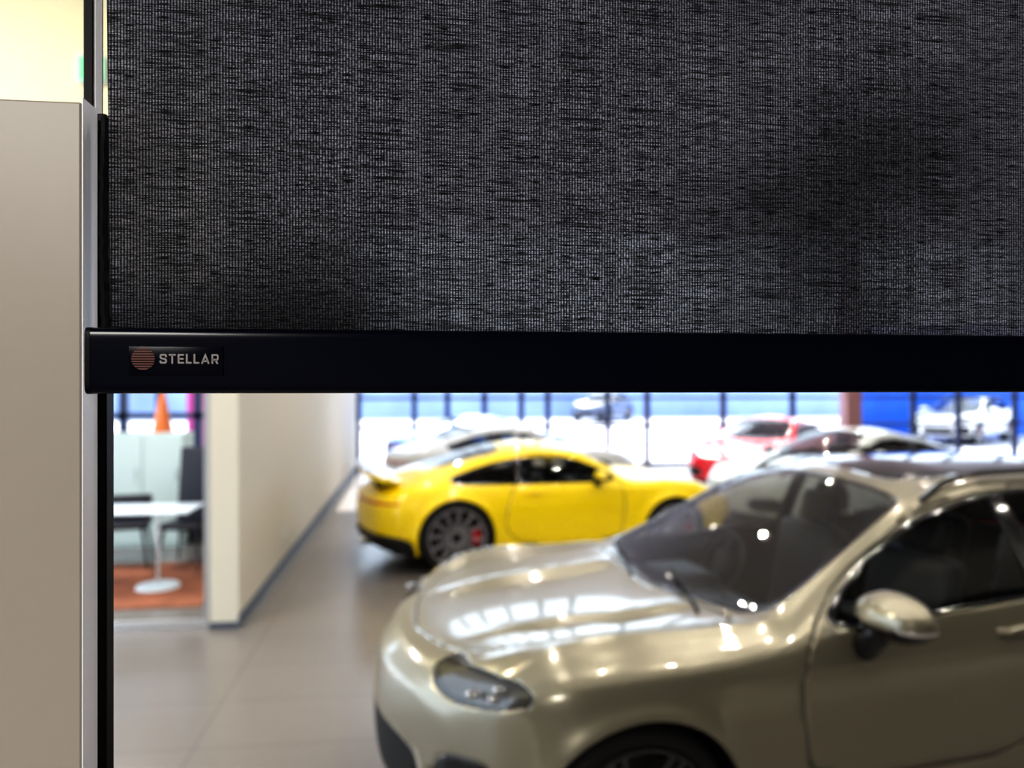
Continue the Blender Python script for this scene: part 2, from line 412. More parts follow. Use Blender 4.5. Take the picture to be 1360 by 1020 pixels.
def suv(name, pm, label, nx=150, sub=7, group=None, mirrors=(1,-1), rimm=None):
    root = empty(name, label=label, cat='car', group=group)
    ar = [(.95,.37,.415),(3.82,.37,.415)]
    S = Shell(SUV, nx, sub, ar, .36, .2, .85)
    # raised creases along the bonnet
    A = np.array(S.V); yc = .45-.10*np.clip((1.4-A[:,0])/1.1,0,1)
    sm_ = lambda t: np.clip(t,0,1)**2*(3-2*np.clip(t,0,1))
    fade = sm_((A[:,0]-.35)/.5)*sm_((1.47-A[:,0])/.15)*(A[:,2]>.80)
    g = (np.abs(A[:,1])-yc)
    A[:,2] += .026*sm_(np.where(g<0, 1+g/.16, 1-g/.026))*fade
    g = np.abs(A[:,1])-(.80-.05*sm_((.8-A[:,0])/.5))          # wing crest
    A[:,2] += .018*np.exp(-(g/.028)**2)*sm_((A[:,0]-.30)/.4)*sm_((1.75-A[:,0])/.4)*(A[:,2]>.85)
    # shoulder line pressed into the doors
    dz = A[:,2]-(.86+.05*(A[:,0]-1.2)/2.5)
    A[:,1] += np.sign(A[:,1])*.009*np.exp(-(dz/.025)**2)*(np.abs(A[:,1])>.8)*sm_((A[:,0]-1.2)/.4)
    S.V = [tuple(p) for p in A]
    for (ax,az,r) in ar:
        S.cut(lambda x,y,z,ax=ax,az=az,r=r: np.maximum(np.hypot(x-ax,z-az)-r, .45-np.abs(y)))
    ws = top([(1.44,.0),(1.47,.35),(1.56,.70),(1.65,.735),(1.85,.70),(2.12,.645),(2.40,.59),(2.40,.3),(2.38,0)], .90)
    sw = side([(1.76,1.00),(1.90,1.105),(2.10,1.225),(2.38,1.355),(2.8,1.44),(3.4,1.45),(3.85,1.40),(4.22,1.25),(4.12,1.155),(3.4,1.095),(2.4,1.04)], S)
    rw = top([(4.05,0),(4.05,.5),(4.5,.54),(4.62,.4),(4.64,0)], 1.1)
    sr = top([(2.52,0),(2.52,.50),(3.6,.48),(3.6,0)], 1.4)
    wsp = S.cut(ws); wst = S.cut(grow(ws,.018))
    swp = S.cut(sw); swt = S.cut(grow(sw,.02))
    rwp = S.cut(rw); srp = S.cut(sr)
    a_, rest = S.split(swp, lambda x,y,z: x-2.80); b_, rest2 = S.split(rest, lambda x,y,z: x-2.89)
    hl = side([(.29,.805),(.31,.865),(.40,.895),(.54,.895),(.575,.865),(.55,.825),(.42,.795),(.33,.785)], None, .45)
    hlp = S.cut(hl); hlt = S.cut(grow(hl,.006))
    g1 = face_([(-.2,.34),(.42,.34),(.50,.42),(.46,.56),(-.2,.56)], .55); g1p = S.cut(g1)
    g2 = face_([(.56,.36),(.84,.34),(.88,.44),(.80,.60),(.60,.58)], .75); g2p = S.cut(g2); g2t = S.cut(grow(g2,.015))
    lowp = S.cut(lambda x,y,z: z-(.30+.0*x))
    tl = face_([(-.1,.93),(.9,.96),(.9,1.0),(-.1,.97)], 4.3, False); tlp = S.cut(tl)
    hd = top([(.30,0),(.36,.35),(.50,.56),(.72,.65),(1.0,.70),(1.35,.735),(1.48,.74),(1.44,.35),(1.41,0)], .5)
    seam = []
    hb = S.cut(grow(hd,.004)); hp, sm = S.split(hb, grow(hd,-.004)); seam += sm
    d1 = side([(1.66,.43),(2.74,.43),(2.83,.75),(2.845,1.47),(2.4,1.40),(1.9,1.15),(1.68,.98),(1.60,.8)], S, .35, .0, 1)
    d2 = side([(2.85,.43),(3.42,.43),(3.5,.62),(3.75,.86),(3.86,1.2),(3.8,1.44),(3.4,1.49),(2.855,1.48)], S, .35, .0, 1)
    doors = []
    for d in (d1,d2):
        b = S.cut(grow(d,.003)); p, sm = S.split(b, grow(d,-.003)); seam += sm
        doors += S.lr('door', p, pm, root, .02, M['liner'])
    S.part('body', S.P, pm, root, .025, M['liner'])
    S.part('hood', hp, pm, root, .02, M['liner'])
    S.part('panel_gap', seam, M['liner'], root, .01)
    S.part('lower_cladding', lowp, M['blackmatte'], root, .02)
    S.part('windshield', wsp, M['carglass'], root); S.part('windshield_trim', wst, M['blackgloss'], root, .01)
    S.lr('side_window', a_, M['carglass_side'], root); S.lr('side_window', rest2, M['carglass_side'], root)
    S.lr('center_pillar', b_, M['blackgloss'], root, .02); S.lr('window_trim', swt, M['blackgloss'], root, .02)
    S.part('rear_window', rwp, M['carglass_side'], root); S.part('sunroof', srp, M['blackgloss'], root, .01)
    S.part('air_intake', g1p, M['liner'], root, .03); S.lr('side_intake', g2p, M['liner'], root, .03)
    S.lr('intake_frame', g2t, M['blackgloss'], root, .02)
    S.part('tail_light', tlp, M['tail'], root, .01)
    for sg in (1,-1):
        q = [t for t in hlp if sum(S.V[i][1] for i in t)*sg > 0]
        h = S.part('headlight', q, M['lampglass'], root)
        S.part('lamp_housing', q, M['lampin'], h, .012, None, -1.).location = (.02,-.02*sg,-.008)
        for (lx,ly,lz) in ((.37,.745,.845),(.46,.785,.865),(.44,.785,.835)):
            MB().rbox((lx+.02,sg*ly,lz),(.05,.034,.026),.01).build('lamp_lens', M['lens'], h)
    S.lr('headlight_trim', hlt, M['blackgloss'], root, .01)
    for z in (.39,.45,.51): MB().tube([(.44,-.62,z),(.22,-.3,z),(.155,0,z),(.22,.3,z),(.44,.62,z)],.012,6).build('grille_bar', M['blackgloss'], root)
    for sg,dr in ((1,0),(-1,1)):
        for xx,di in ((2.56,dr),(3.50,dr+2)):
            MB().tube([(xx,sg*.925,.93),(xx+.03,sg*.962,.935),(xx+.18,sg*.962,.942),(xx+.21,sg*.925,.942)],[.012,.014,.014,.012],8).build('door_handle', pm, doors[di])
        rp = []
        for xx in np.linspace(2.46,4.10,18):
            e = min(1,min(xx-2.46,4.10-xx)/.12); rp.append((xx, sg*(S.k('we',xx)+.0), S.k('ze',xx)+.002+.040*e))
        MB().tube(rp,.014,8).build('roof_rail', M['blackgloss'], root)
        if sg in mirrors: mirror(root, 1.93, sg*.94, 1.085, sg, pm, 1.22)
    for sg in (1,-1):
        for (ax,az,r) in ar: 
            arch_liner(root, ax, az, r, sg*.60, sg*.955)
            wheel(root, ax, sg*.83, .375, .26, sg, rimm or M['rimsilver'], 7, (M['red_cal'], .2))
    MB().rbox((2.4,0,.34),(4.0,1.3,.16),.04).build('underbody', M['liner'], root)
    MB().rbox((1.68,0,.78),(.62,1.62,.22),.08).rbox((1.80,.38,.89),(.34,.42,.10),.05).rbox((1.95,0,.64),(.9,.24,.3),.04).build('dashboard', M['leather'], root)
    for y in (.38,-.38): seat(root, 2.35, y, .40, M['leather']); seat(root, 3.2, y, .43, M['leather'])
    st = MB(); Rm = Matrix.Rotation(-1.1,3,'Y'); t = MB().lathe([(.185,.0),(.175,.012),(.165,0),(.175,-.012)],(0,0,0),'Z',28,True)
    t.box((0,0,0),(.33,.05,.015)).rbox((0,0,0),(.12,.12,.03),.01)
    st.add([Rm@p+Vector((2.08,.38,.95)) for p in t.v], t.f); st.build('steering_wheel', M['leather'], root)
    for y0 in (-.55,.1):
        MB().tube([(1.40,y0,S.k('zt',1.40)+.012),(1.48,y0+.25,S.k('zt',1.48)+.02),(1.54,y0+.50,S.k('zt',1.54)+.02)],.009,6).build('wiper', M['blackmatte'], root)
    return root

def coupe(name, pm, label, nx=110, sub=6, group=None, wing=True, rimm=None, cal=True, spokes=12):
    root = empty(name, label=label, cat='car', group=group); rimm = rimm or M['rimdark']
    ar = [(.98,.34,.37),(3.43,.365,.41)]
    S = Shell(CPE, nx, sub, ar, .34, .22)
    for (ax,az,r) in ar:
        S.cut(lambda x,y,z,ax=ax,az=az,r=r: np.maximum(np.hypot(x-ax,z-az)-r, .45-np.abs(y)))
    ws = top([(1.30,0),(1.33,.35),(1.45,.61),(1.55,.63),(1.75,.61),(2.03,.555),(2.04,.3),(2.03,0)], .82)
    sw = side([(1.60,.905),(1.85,1.03),(2.12,1.125),(2.5,1.15),(2.9,1.11),(3.2,1.035),(3.50,.95),(3.35,.92),(2.9,.91),(2.2,.90)], S)
    rw = top([(2.85,0),(2.85,.46),(3.45,.44),(3.65,.36),(3.69,0)], .95)
    wsp = S.cut(ws); wst = S.cut(grow(ws,.016)); swp = S.cut(sw); swt = S.cut(grow(sw,.018)); rwp = S.cut(rw)
    a_, r_ = S.split(swp, lambda x,y,z: x-2.72); b_, c_ = S.split(r_, lambda x,y,z: x-2.77)
    hlf = lambda x,y,z: np.maximum(np.hypot((x-.50)/.17,(np.abs(y)-.68)/.11)-1, .5-z)*.12
    hlp = S.cut(hlf)
    dif = side([(3.84,.1),(3.86,.33),(4.0,.40),(4.5,.44),(4.8,.44),(4.8,.1)], None, -1.); dip = S.cut(dif)
    sill = S.cut(lambda x,y,z: z-.19)
    intk = face_([(.38,.24),(.80,.22),(.84,.34),(.72,.42),(.42,.40)], .6); inp = S.cut(intk)
    tl = face_([(-.1,.70),(.9,.72),(.9,.75),(-.1,.735)], 4.0, False); tlp = S.cut(tl)
    seam = []
    hd = top([(.35,0),(.45,.40),(.85,.52),(1.28,.60),(1.34,.5),(1.30,.25),(1.27,0)], .5)
    hb = S.cut(grow(hd,.004)); hp, sm = S.split(hb, grow(hd,-.004)); seam += sm
    d1 = side([(1.62,.25),(2.72,.25),(2.93,.45),(2.86,.75),(2.78,.93),(2.76,1.19),(2.2,1.17),(1.6,.93),(1.55,.6)], S, .35, 0., 1)
    b = S.cut(grow(d1,.004)); p, sm = S.split(b, grow(d1,-.004)); seam += sm
    S.part('body', S.P, pm, root, .02, M['liner']); S.part('hood', hp, pm, root, .015, M['liner'])
    S.part('panel_gap', seam, M['liner'], root, .01)
    for sg in (1,-1):
        q = [t for t in p if sum(S.V[i][1] for i in t)*sg > 0]
        d = S.part('door', q, pm, root, .02, M['liner'])
        MB().tube([(2.50,sg*.875,.80),(2.52,sg*.893,.803),(2.66,sg*.895,.805),(2.68,sg*.875,.805)],.011,8).build('door_handle', pm, d)
        mirror(root, 1.88, sg*.84, .96, sg, pm, .85)
        q = [t for t in hlp if sum(S.V[i][1] for i in t)*sg > 0]
        h = S.part('headlight', q, M['lampglass'], root); S.part('lamp_housing', q, M['lampin'], h, .01).location = (0,0,-.02)
        for (ax,az,r),R in zip(ar,(.34,.378)):
            arch_liner(root, ax, az, r, sg*.55, sg*(.885 if ax<2 else .925))
            wheel(root, ax, sg*(.80 if ax<2 else .81), R, .25 if ax<2 else .30, sg, rimm, spokes, (M['red_cal'], PI) if cal else None)
    S.part('windshield', wsp, M['carglass'], root); S.part('windshield_trim', wst, M['blackgloss'], root, .01)
    S.lr('side_window', a_, M['carglass_side'], root); S.lr('quarter_window', c_, M['carglass_side'], root); S.lr('center_pillar', b_, M['blackgloss'], root, .02)
    S.lr('window_trim', swt, M['blackgloss'], root, .015)
    S.part('rear_window', rwp, M['carglass'], root); S.part('diffuser', dip, M['blackmatte'], root, .02)
    S.part('sill', sill, M['blackmatte'], root, .02); S.lr('air_intake', inp, M['liner'], root, .02); S.part('tail_light', tlp, M['tail'], root, .01)
    if wing:
        W = MB(); v=[]; f=[]; n=14
        for i in range(n+1):
            y = -.72+1.44*i/n; e = (abs(y)/.72)**4
            for (x,z) in ((3.98,.960-.01*e),(4.15,.995-.01*e),(4.34-.03*e,1.060),(4.35-.03*e,1.010),(4.17,.945-.01*e),(3.98,.930-.01*e)): v.append((x,y,z))
        for i in range(n):
            for k in range(6): f.append((i*6+k,i*6+(k+1)%6,(i+1)*6+(k+1)%6,(i+1)*6+k))
        f.append(tuple(range(6))); f.append(tuple(n*6+k for k in range(6))[::-1])
        W.add(v,f).build('rear_spoiler', pm, root)
        MB().rbox((4.12,0,.895),(.16,1.0,.10),.02).build('spoiler_mount', M['blackmatte'], root)
    for sg in (1,-1):
        MB().tube([(4.16,sg*.38,.30),(4.36,sg*.38,.30)],.05,16).build('exhaust_tip', M['chrome'], root)
    MB().rbox((2.25,0,.22),(3.6,1.2,.12),.04).build('underbody', M['liner'], root)
    MB().rbox((1.55,0,.70),(.5,1.45,.2),.07).build('dashboard', M['leather'], root)
    for y in (.36,-.36): seat(root, 2.15, y, .26, M['leather'])
    t = MB().lathe([(.18,.0),(.17,.012),(.16,0),(.17,-.012)],(0,0,0),'Z',24,True); t.box((0,0,0),(.33,.05,.015))
    Rm = Matrix.Rotation(-1.1,3,'Y'); MB().add([Rm@q+Vector((1.85,.36,.82)) for q in t.v], t.f).build('steering_wheel', M['leather'], root)
    return root

# the cars of the showroom
big = suv('crossover_car', M['p_olive'], 'large greige crossover car with black roof rails, nearest to the blind', 200, 9, mirrors=(-1,), rimm=M['rimblack'])
place(big, (.45,2.66), (.95,-.93), 16)
yel = coupe('sports_car', M['p_yellow'], 'bright yellow sports coupe with small rear spoiler and red brake calipers', 150, 7)
place(yel, ((608-680)/F*7.64,7.64), (3.43,.96), 195)
sil = coupe('sports_car', M['p_silver'], 'silver sports coupe parked directly behind the yellow coupe', 80, 4, wing=False, rimm=M['rimsilver'], cal=False)
place(sil, (-.95,11.7), (3.43,.93), 195)
blu = coupe('sports_car', M['p_blue'], 'blue coupe farthest back by the left windows, beyond the silver coupe', 80, 4, wing=False, cal=False)
place(blu, (-1.45,14.8), (3.43,.93), 195)
red = coupe('sports_car', M['p_red'], 'red sports coupe inside the showroom, behind the pale coupe by the far windows', 80, 4, wing=False, cal=False)
place(red, (3.85,13.7), (.1,0), 50)
pal = coupe('sports_car', M['p_pale'], 'pale silver green coupe between the red coupe and the greige crossover', 80, 4, wing=False, rimm=M['rimsilver'], cal=False)
place(pal, (3.1,10.6), (.1,0), 22)

# ---------------------------------------------------------------- the building
def tile_mat(name, c1, c2, grout, sx, sy, rough):
    m = bpy.data.materials.new(name); m.use_nodes = True; nt = m.node_tree; p = nt.nodes['Principled BSDF']
    tc = nt.nodes.new('ShaderNodeTexCoord'); b = nt.nodes.new('ShaderNodeTexBrick'); b.offset = 0.
    nt.links.new(tc.outputs['Object'], b.inputs['Vector'])
    b.inputs['Color1'].default_value = (*c1,1); b.inputs['Color2'].default_value = (*c2,1); b.inputs['Mortar'].default_value = (*grout,1)
    b.inputs['Scale'].default_value = 1; b.inputs['Brick Width'].default_value = sx; b.inputs['Row Height'].default_value = sy; b.inputs['Mortar Size'].default_value = .004
    nt.links.new(b.outputs['Color'], p.inputs['Base Color'])
    p.inputs['Roughness'].default_value = rough
    return m
M['floor'] = tile_mat('floor_tile', (.208,.192,.182), (.198,.183,.174), (.14,.13,.125), 1.2, .6, .23)
M['wall'] = mat('wall_paint', (.70,.665,.58), .7, bump=.1, bscale=80)
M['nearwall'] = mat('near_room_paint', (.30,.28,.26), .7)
M['cream'] = mat('cream_paint', (.84,.78,.54), .7)
M['ceil'] = mat('ceiling_paint', (.6,.6,.62), .8)
M['base'] = mat('baseboard_grey', (.10,.12,.16), .4)
M['taupe'] = mat('casing_taupe', (.42,.375,.325), .4, var=.03, bscale=6)
M['pale'] = mat('casing_pale', (.92,.92,.96), .4)
M['blackframe'] = mat('black_frame', (.003,.003,.004), .5, spec=.2)
M['frame'] = mat('mullion_blue_grey', (.03,.05,.13), .4)
YG = 17.6; XW = -1.44; YO = 6.25; ZC = 5.6
def slab(name, a, b, m, s=True, **k):
    o = MB().bb(a,b).build(name, m, smooth=False, **k)
    return struct(o) if s else o
slab('floor', (-7,-4,-.1), (16,YG+.1,0), M['floor'])
slab('ceiling', (-7,.56,ZC), (16,YG+.1,ZC+.15), M['ceil'])
slab('wall_left', (XW-.22,YO,0), (XW,YG,ZC), M['wall'])
slab('wall_bulkhead', (-7,YO,2.7), (XW-.23,YO+.15,ZC), M['cream'])
slab('baseboard_left', (XW+.001,YO-.01,0), (XW+.018,YG,.10), M['base'])
slab('baseboard_end', (XW-.22,YO-.018,0), (XW+.018,YO-.002,.05), M['base'])
slab('wall_office', (-7,11.2,0), (XW-.23,11.3,.80), M['wall'])
slab('wall_office_upper', (-7,11.2,2.5), (XW-.23,11.3,ZC), M['wall'])
slab('ceiling_office', (-7,YO+.16,2.9), (XW-.23,11.19,3.0), M['ceil'])
slab('wall_right', (16,-4,0), (16.15,YG,ZC), M['wall'])
# the room on this side of the glass
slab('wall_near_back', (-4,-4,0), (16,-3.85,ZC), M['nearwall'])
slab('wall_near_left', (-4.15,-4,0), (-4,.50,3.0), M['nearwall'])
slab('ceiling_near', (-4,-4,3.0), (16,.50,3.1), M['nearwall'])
slab('wall_front_upper', (-7,.50,2.9), (16,.56,ZC), M['wall'])
# far glazing, one window for each bay
bays = [468,548,592,641,690,725,805,857,958,1050,1128,1210,1270,1345,1440]
for i in range(len(bays)-1):
    x0 = atY(bays[i],510,YG).x; x1 = atY(bays[i+1],510,YG).x
    if i==0: x0 = XW+.01
    b = MB(); t = .10; y0,y1 = YG-.06,YG+.04
    b.bb((x0,y0,0),(x0+t,y1,ZC)); b.bb((x1-.02,y0,0),(x1,y1,ZC))
    for z in (.04,.95,1.62,2.75,ZC-.03): b.bb((x0+t,y0,z-.03),(x1-.02,y1,z+.03))
    struct(b.build('window_%d'%(i+2), M['frame'], smooth=False))
x0 = atY(1440,510,YG).x
slab('wall_back', (x0,YG-.05,0), (16,YG+.1,ZC), M['wall'])
M['col'] = mat('column_brown', (.46,.30,.30), .5)
xa = atY(1125,510,16.9).x; xb = atY(1145,510,16.9).x
tag(MB().bb((xa,16.9,0),(xb,17.25,ZC)).build('column', M['col'], smooth=False, bevel=.01), 'brown square column standing in front of the far windows', 'column')
o = MB().bb((XW,8.3,.30),(XW+.012,8.42,.38)).rbox((XW+.013,8.36,.34),(.006,.06,.06),.002).build('wall_socket', mat('socket_white', (.7,.7,.68), .4), smooth=False)
tag(o, 'small white socket low on the beige side wall', 'socket')

# near window: casing and frame
def boxpx(name, pa, pb, ya, yb, Y0, Y1, m, zlo=None, bevel=0., parent=None):
    A = atY(pa,ya,Y0); B = atY(pb,yb,Y0)
    return MB().bb((A.x,Y0,A.z),(B.x,Y1,zlo if zlo is not None else B.z)).build(name, m, parent, smooth=False, bevel=bevel)
struct(boxpx('trim_1', -60,108,128,1100,.450,.470,M['taupe'],.25,.0012))
A = atY(108,128,.450)
struct(MB().bb((A.x,.4506,.25),(A.x+.0006,.4699,A.z-.0004)).build('trim_2', M['pale'], smooth=False))
struct(boxpx('trim_5', 111,122,-120,200,.498,.515,M['blackframe'],.25))
struct(boxpx('trim_6', 122,127,-120,200,.500,.510,M['pale'],.25))
slab('wall_sill', (-4,.50,0), (16,.56,.25), M['wall'])

# ---------------------------------------------------------------- roller blind
def fabric():
    m = bpy.data.materials.new('screen_fabric'); m.use_nodes = True; nt = m.node_tree; nt.nodes.clear()
    N = nt.nodes.new; L = nt.links.new
    o = N('ShaderNodeOutputMaterial'); tc = N('ShaderNodeTexCoord'); sp = N('ShaderNodeSeparateXYZ'); L(tc.outputs['Object'], sp.inputs[0])
    def math_(op, a, b=None, c=None):
        n = N('ShaderNodeMath'); n.operation = op
        for i,v in enumerate((a,b,c)):
            if v is None: continue
            if isinstance(v,(int,float)): n.inputs[i].default_value = v
            else: L(v, n.inputs[i])
        return n.outputs[0]
    def clamp(v):
        n = N('ShaderNodeClamp'); L(v, n.inputs[0]); return n.outputs[0]
    X, Z = sp.outputs[0], sp.outputs[2]
    def noise(sx, sz, detail=1., off=0., dx=0., dz=0.):
        c = N('ShaderNodeCombineXYZ'); L(math_('MULTIPLY',math_('SUBTRACT',X,dx),sx), c.inputs[0]); L(math_('MULTIPLY',math_('SUBTRACT',Z,dz),sz), c.inputs[2]); c.inputs[1].default_value = off
        n = N('ShaderNodeTexNoise'); n.inputs['Scale'].default_value = 1; n.inputs['Detail'].default_value = detail; L(c.outputs[0], n.inputs['Vector']); return n.outputs['Fac']
    wob = math_('MULTIPLY', noise(18,25), .0003)
    st = math_('SINE', math_('MULTIPLY', math_('ADD',X,wob), 2*PI/.00165))
    st = math_('MULTIPLY_ADD', math_('POWER', math_('MULTIPLY_ADD', st, .5, .5), 1.7), .95, .05)       # warp threads
    br = clamp(math_('MULTIPLY_ADD', noise(600, 1000, 0, 3.), 2.0, -.32))       # thread by thread variation
    slub = clamp(math_('MULTIPLY_ADD', noise(26, 2400, 1.0, 7.), 7., -2.75))    # long thin horizontal slubs
    slub = math_('MULTIPLY_ADD', slub, .92, .08)
    slub2 = clamp(math_('MULTIPLY_ADD', noise(110, 2200, 0, 11.), 5., -1.5))
    big_shade = clamp(math_('MULTIPLY_ADD', noise(4., 5., 1.0, 9., .165, .035), 4.2, -1.3))  # broad blotches, offset to paint the shade at upper right into the weave
    big_shade = math_('MULTIPLY_ADD', big_shade, 1.0, .22)
    a = math_('MULTIPLY', math_('MULTIPLY', math_('MULTIPLY', math_('MULTIPLY', st, br), slub), slub2), big_shade)
    a = clamp(a)
    p = N('ShaderNodeBsdfPrincipled'); p.inputs['Base Color'].default_value = (.004,.004,.005,1); p.inputs['Roughness'].default_value = .8; p.inputs['Specular IOR Level'].default_value = .2
    t = N('ShaderNodeBsdfTransparent'); t.inputs[0].default_value = (.06,.06,.06,1)
    tr = N('ShaderNodeBsdfTranslucent'); tr.inputs[0].default_value = (.34,.345,.41,1)
    ad = N('ShaderNodeAddShader'); L(t.outputs[0], ad.inputs[0]); L(tr.outputs[0], ad.inputs[1])
    mx = N('ShaderNodeMixShader'); L(a, mx.inputs[0]); L(p.outputs[0], mx.inputs[1]); L(ad.outputs[0], mx.inputs[2]); L(mx.outputs[0], o.inputs[0])
    return m
XR = atY(1500,510,.44).x
blind = empty('roller_blind', (0,.44,0), label='black woven roller blind lowered halfway over the glass', cat='blind')
YB = .44
zt_ = atY(680,-60,YB).z; zb_ = atY(150,440,YB).z
x0 = atY(148,200,YB).x
v=[]; f=[]; nx_,nz_ = 80,20
for j in range(nz_+1):
    for i in range(nx_+1):
        x = x0+(XR-x0)*i/nx_; z = zb_-.01+(zt_-zb_+.01)*j/nz_
        v.append((x-.0026*(j/nz_), .0008*math.sin(x*14)+.0004*math.sin(z*20+x*5), z))
for j in range(nz_):
    for i in range(nx_): q=j*(nx_+1)+i; f.append((q,q+1,q+nx_+2,q+nx_+1))
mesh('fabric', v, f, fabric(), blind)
# bottom rail
A = atY(112,434,.428); B = atY(112,523,.428)
zc = (A.z+B.z)/2; hh = (A.z-B.z)/2
prof = []
for k in range(48):
    t = 2*PI*k/48; e = lambda q,p: math.copysign(abs(q)**p,q)
    prof.append((e(math.cos(t),.3)*.0085, e(math.sin(t),.25)*hh))
m_bar = mat('rail_black', (.0015,.003,.011), .2, coat=.05, spec=.25)
rail = MB().prism(prof, lambda p,a: Vector((a, p[0]-.002, zc+p[1])), A.x+.002, XR).build('bottom_rail', m_bar, blind, ang=35)
MB().prism([(a*1.03,b*1.01) for a,b in prof], lambda p,a: Vector((a, p[0]-.002, zc+p[1])), A.x-.0005, A.x+.002).build('end_cap', M['blackframe'], rail)
YF = .44-.002-.0085
m_let = mat('lettering_grey', (.36,.33,.33), .4); m_emb = mat('emblem_copper', (.15,.048,.035), .45); m_lab = mat('label_black', (.0017,.0028,.010), .2, coat=.05, spec=.25)
Lb0 = atY(171,460,YF); Lb1 = atY(297,499,YF)
lab = MB().rbox(((Lb0.x+Lb1.x)/2, YF-.44-.0003, (Lb0.z+Lb1.z)/2), (Lb1.x-Lb0.x,.0008,Lb0.z-Lb1.z), .0003).build('label_plate', m_lab, rail)
Ec = atY(191,476.5,YF); er = .0061
b = MB(); ns = 9
for k in range(ns):
    z0 = -er+2*er*(k+.12)/ns; z1 = -er+2*er*(k+.72)/ns; n=6
    def hw(z): return math.sqrt(max(0,er*er-z*z))
    pts = [(-hw(z0+(z1-z0)*q/n), z0+(z1-z0)*q/n) for q in range(n+1)]+[(hw(z1+(z0-z1)*q/n), z1+(z0-z1)*q/n) for q in range(n+1)]
    b.prism(pts, lambda p,a: Vector((Ec.x+p[0], a, Ec.z+p[1])), YF-.44-.0012, YF-.44-.0006)
ob = b.build('emblem', m_emb, rail, smooth=False); ob['label'] = 'copper striped disc emblem'
# wide bold lettering drawn as strokes; letter box 1 x 1, stroke .17 of the height
SW = .17
G = {'S':(.76,[[(.90,.66),(.90,.80),(.80,.9),(.22,.9),(.12,.80),(.12,.63),(.22,.55),(.80,.45),(.90,.36),(.90,.19),(.80,.1),(.2,.1),(.10,.19),(.10,.33)]]),
     'T':(.74,[[(0,.9),(1,.9)],[(.5,.9),(.5,0)]]),
     'E':(.68,[[(.98,.9),(.13,.9),(.13,.1),(1,.1)],[(.13,.5),(.92,.5)]]),
     'L':(.60,[[(.13,1),(.13,.1),(1,.1)]]),
     'A':(.88,[[(.08,0),(.5,.9),(.92,0)],[(.22,.27),(.78,.27)]]),
     'R':(.78,[[(.13,0),(.13,.9),(.80,.9),(.90,.80),(.90,.52),(.80,.42),(.13,.42)],[(.52,.42),(.88,0)]])}
def stroke(mb, pts, hw, fn, ya, yb):
    P2 = [Vector((p[0],p[1])) for p in pts]; L_=[]; R_=[]
    for i,p in enumerate(P2):
        d0 = (p-P2[i-1]).normalized() if i>0 else None; d1 = (P2[i+1]-p).normalized() if i<len(P2)-1 else None
        a = d0 or d1; b_ = d1 or d0; t = (a+b_).normalized(); n = Vector((-t.y,t.x)); k = hw/max(.4,n.dot(Vector((-a.y,a.x))))
        L_.append(p+n*k); R_.append(p-n*k)
    for i in range(len(P2)-1):
        mb.prism([L_[i],L_[i+1],R_[i+1],R_[i]], fn, ya, yb)
word = 'STELLAR'; gap = .22; tot = sum(G[c][0] for c in word)+gap*(len(word)-1)
p0 = atY(213,470,YF); p1 = atY(291,483.3,YF); sc = (p1.x-p0.x)/tot; hz = p0.z-p1.z
mb = MB(); cx = p0.x
for c in word:
    wd = G[c][0]
    for st_ in G[c][1]:
        stroke(mb, [(q[0]*wd*sc, q[1]*hz) for q in st_], SW*hz/2, (lambda p,a,cx=cx: Vector((cx+p[0], a, p1.z+p[1]))), YF-.44-.0012, YF-.44-.0006)
    cx += (wd+gap)*sc
mb.build('lettering', m_let, rail, smooth=False)
# side channel of the blind
A = atY(128,150,.474); B = atY(141,150,.474)
MB().bb((A.x,.474-.44,.25),(B.x,.486-.44,A.z)).build('side_channel', M['blackframe'], blind, smooth=False, bevel=.001)
b = MB(); zz = np.linspace(atY(140,435,.46).z, atY(140,156,.46).z, 30); pts=[]
for i,z in enumerate(zz): pts.append((atY(141,300,.46).x+.0003*math.sin(i*1.7)-.0012*math.sin(i/29*PI), .462-.44+.0004*math.sin(i*2.3), z))
b.tube(pts, .0036, 8).build('edge_tape', M['blackgloss'], blind)

# ---------------------------------------------------------------- the office behind the glass partition
M['alu'] = mat('aluminium', (.6,.6,.62), .35, metal=.7)
M['white'] = mat('white_lacquer', (.62,.71,.80), .3)
M['cab'] = mat('cabinet_pale_green_grey', (.52,.62,.60), .3)
M['rug'] = mat('rug_brown_orange', (.28,.105,.055), .9, bump=.5, bscale=3, var=.7)
b = MB()
for z in (.03,2.66): b.bb((-7,YO+.02,z-.03),(XW-.23,YO+.08,z+.03))
for x in (-6.9,-4.6,-3.3,XW-.25): b.bb((x-.02,YO+.02,.06),(x+.02,YO+.08,2.63))
struct(b.build('window_40', M['alu'], smooth=False))
b = MB()
for z in (.83,1.5,2.47): b.bb((-7,11.2,z-.04),(XW-.23,11.27,z+.04))
for px in (60,163,212,262): xx = atY(px,510,11.2).x; b.bb((xx-.055,11.2,.86),(xx+.055,11.27,2.44))
struct(b.build('window_41', M['frame'], smooth=False))
B = pz(280,6.95)
rug = MB().rbox(((-5+B.x)/2,7.72,.006),(B.x+5,1.7,.012),.004).build('rug', M['rug'], smooth=False); tag(rug, 'orange brown patterned rug in the glass fronted office', 'rug')
tb = empty('office_table', pz(210,7.2,.0125), label='white table on a round foot in the glass fronted office', cat='table')
MB().rbox((-.14,.05,.735),(.95,.58,.022),.009).build('tabletop', M['white'], tb)
MB().lathe([(.001,.035),(.03,.035),(.19,.02),(.20,.0)],(0,0,0),'Z',32).build('foot', M['white'], tb)
MB().tube([(0,0,.03),(0,0,.725)],.016,16).build('pedestal', M['alu'], tb)
M['dk'] = mat('chair_dark', (.012,.012,.02), .5)
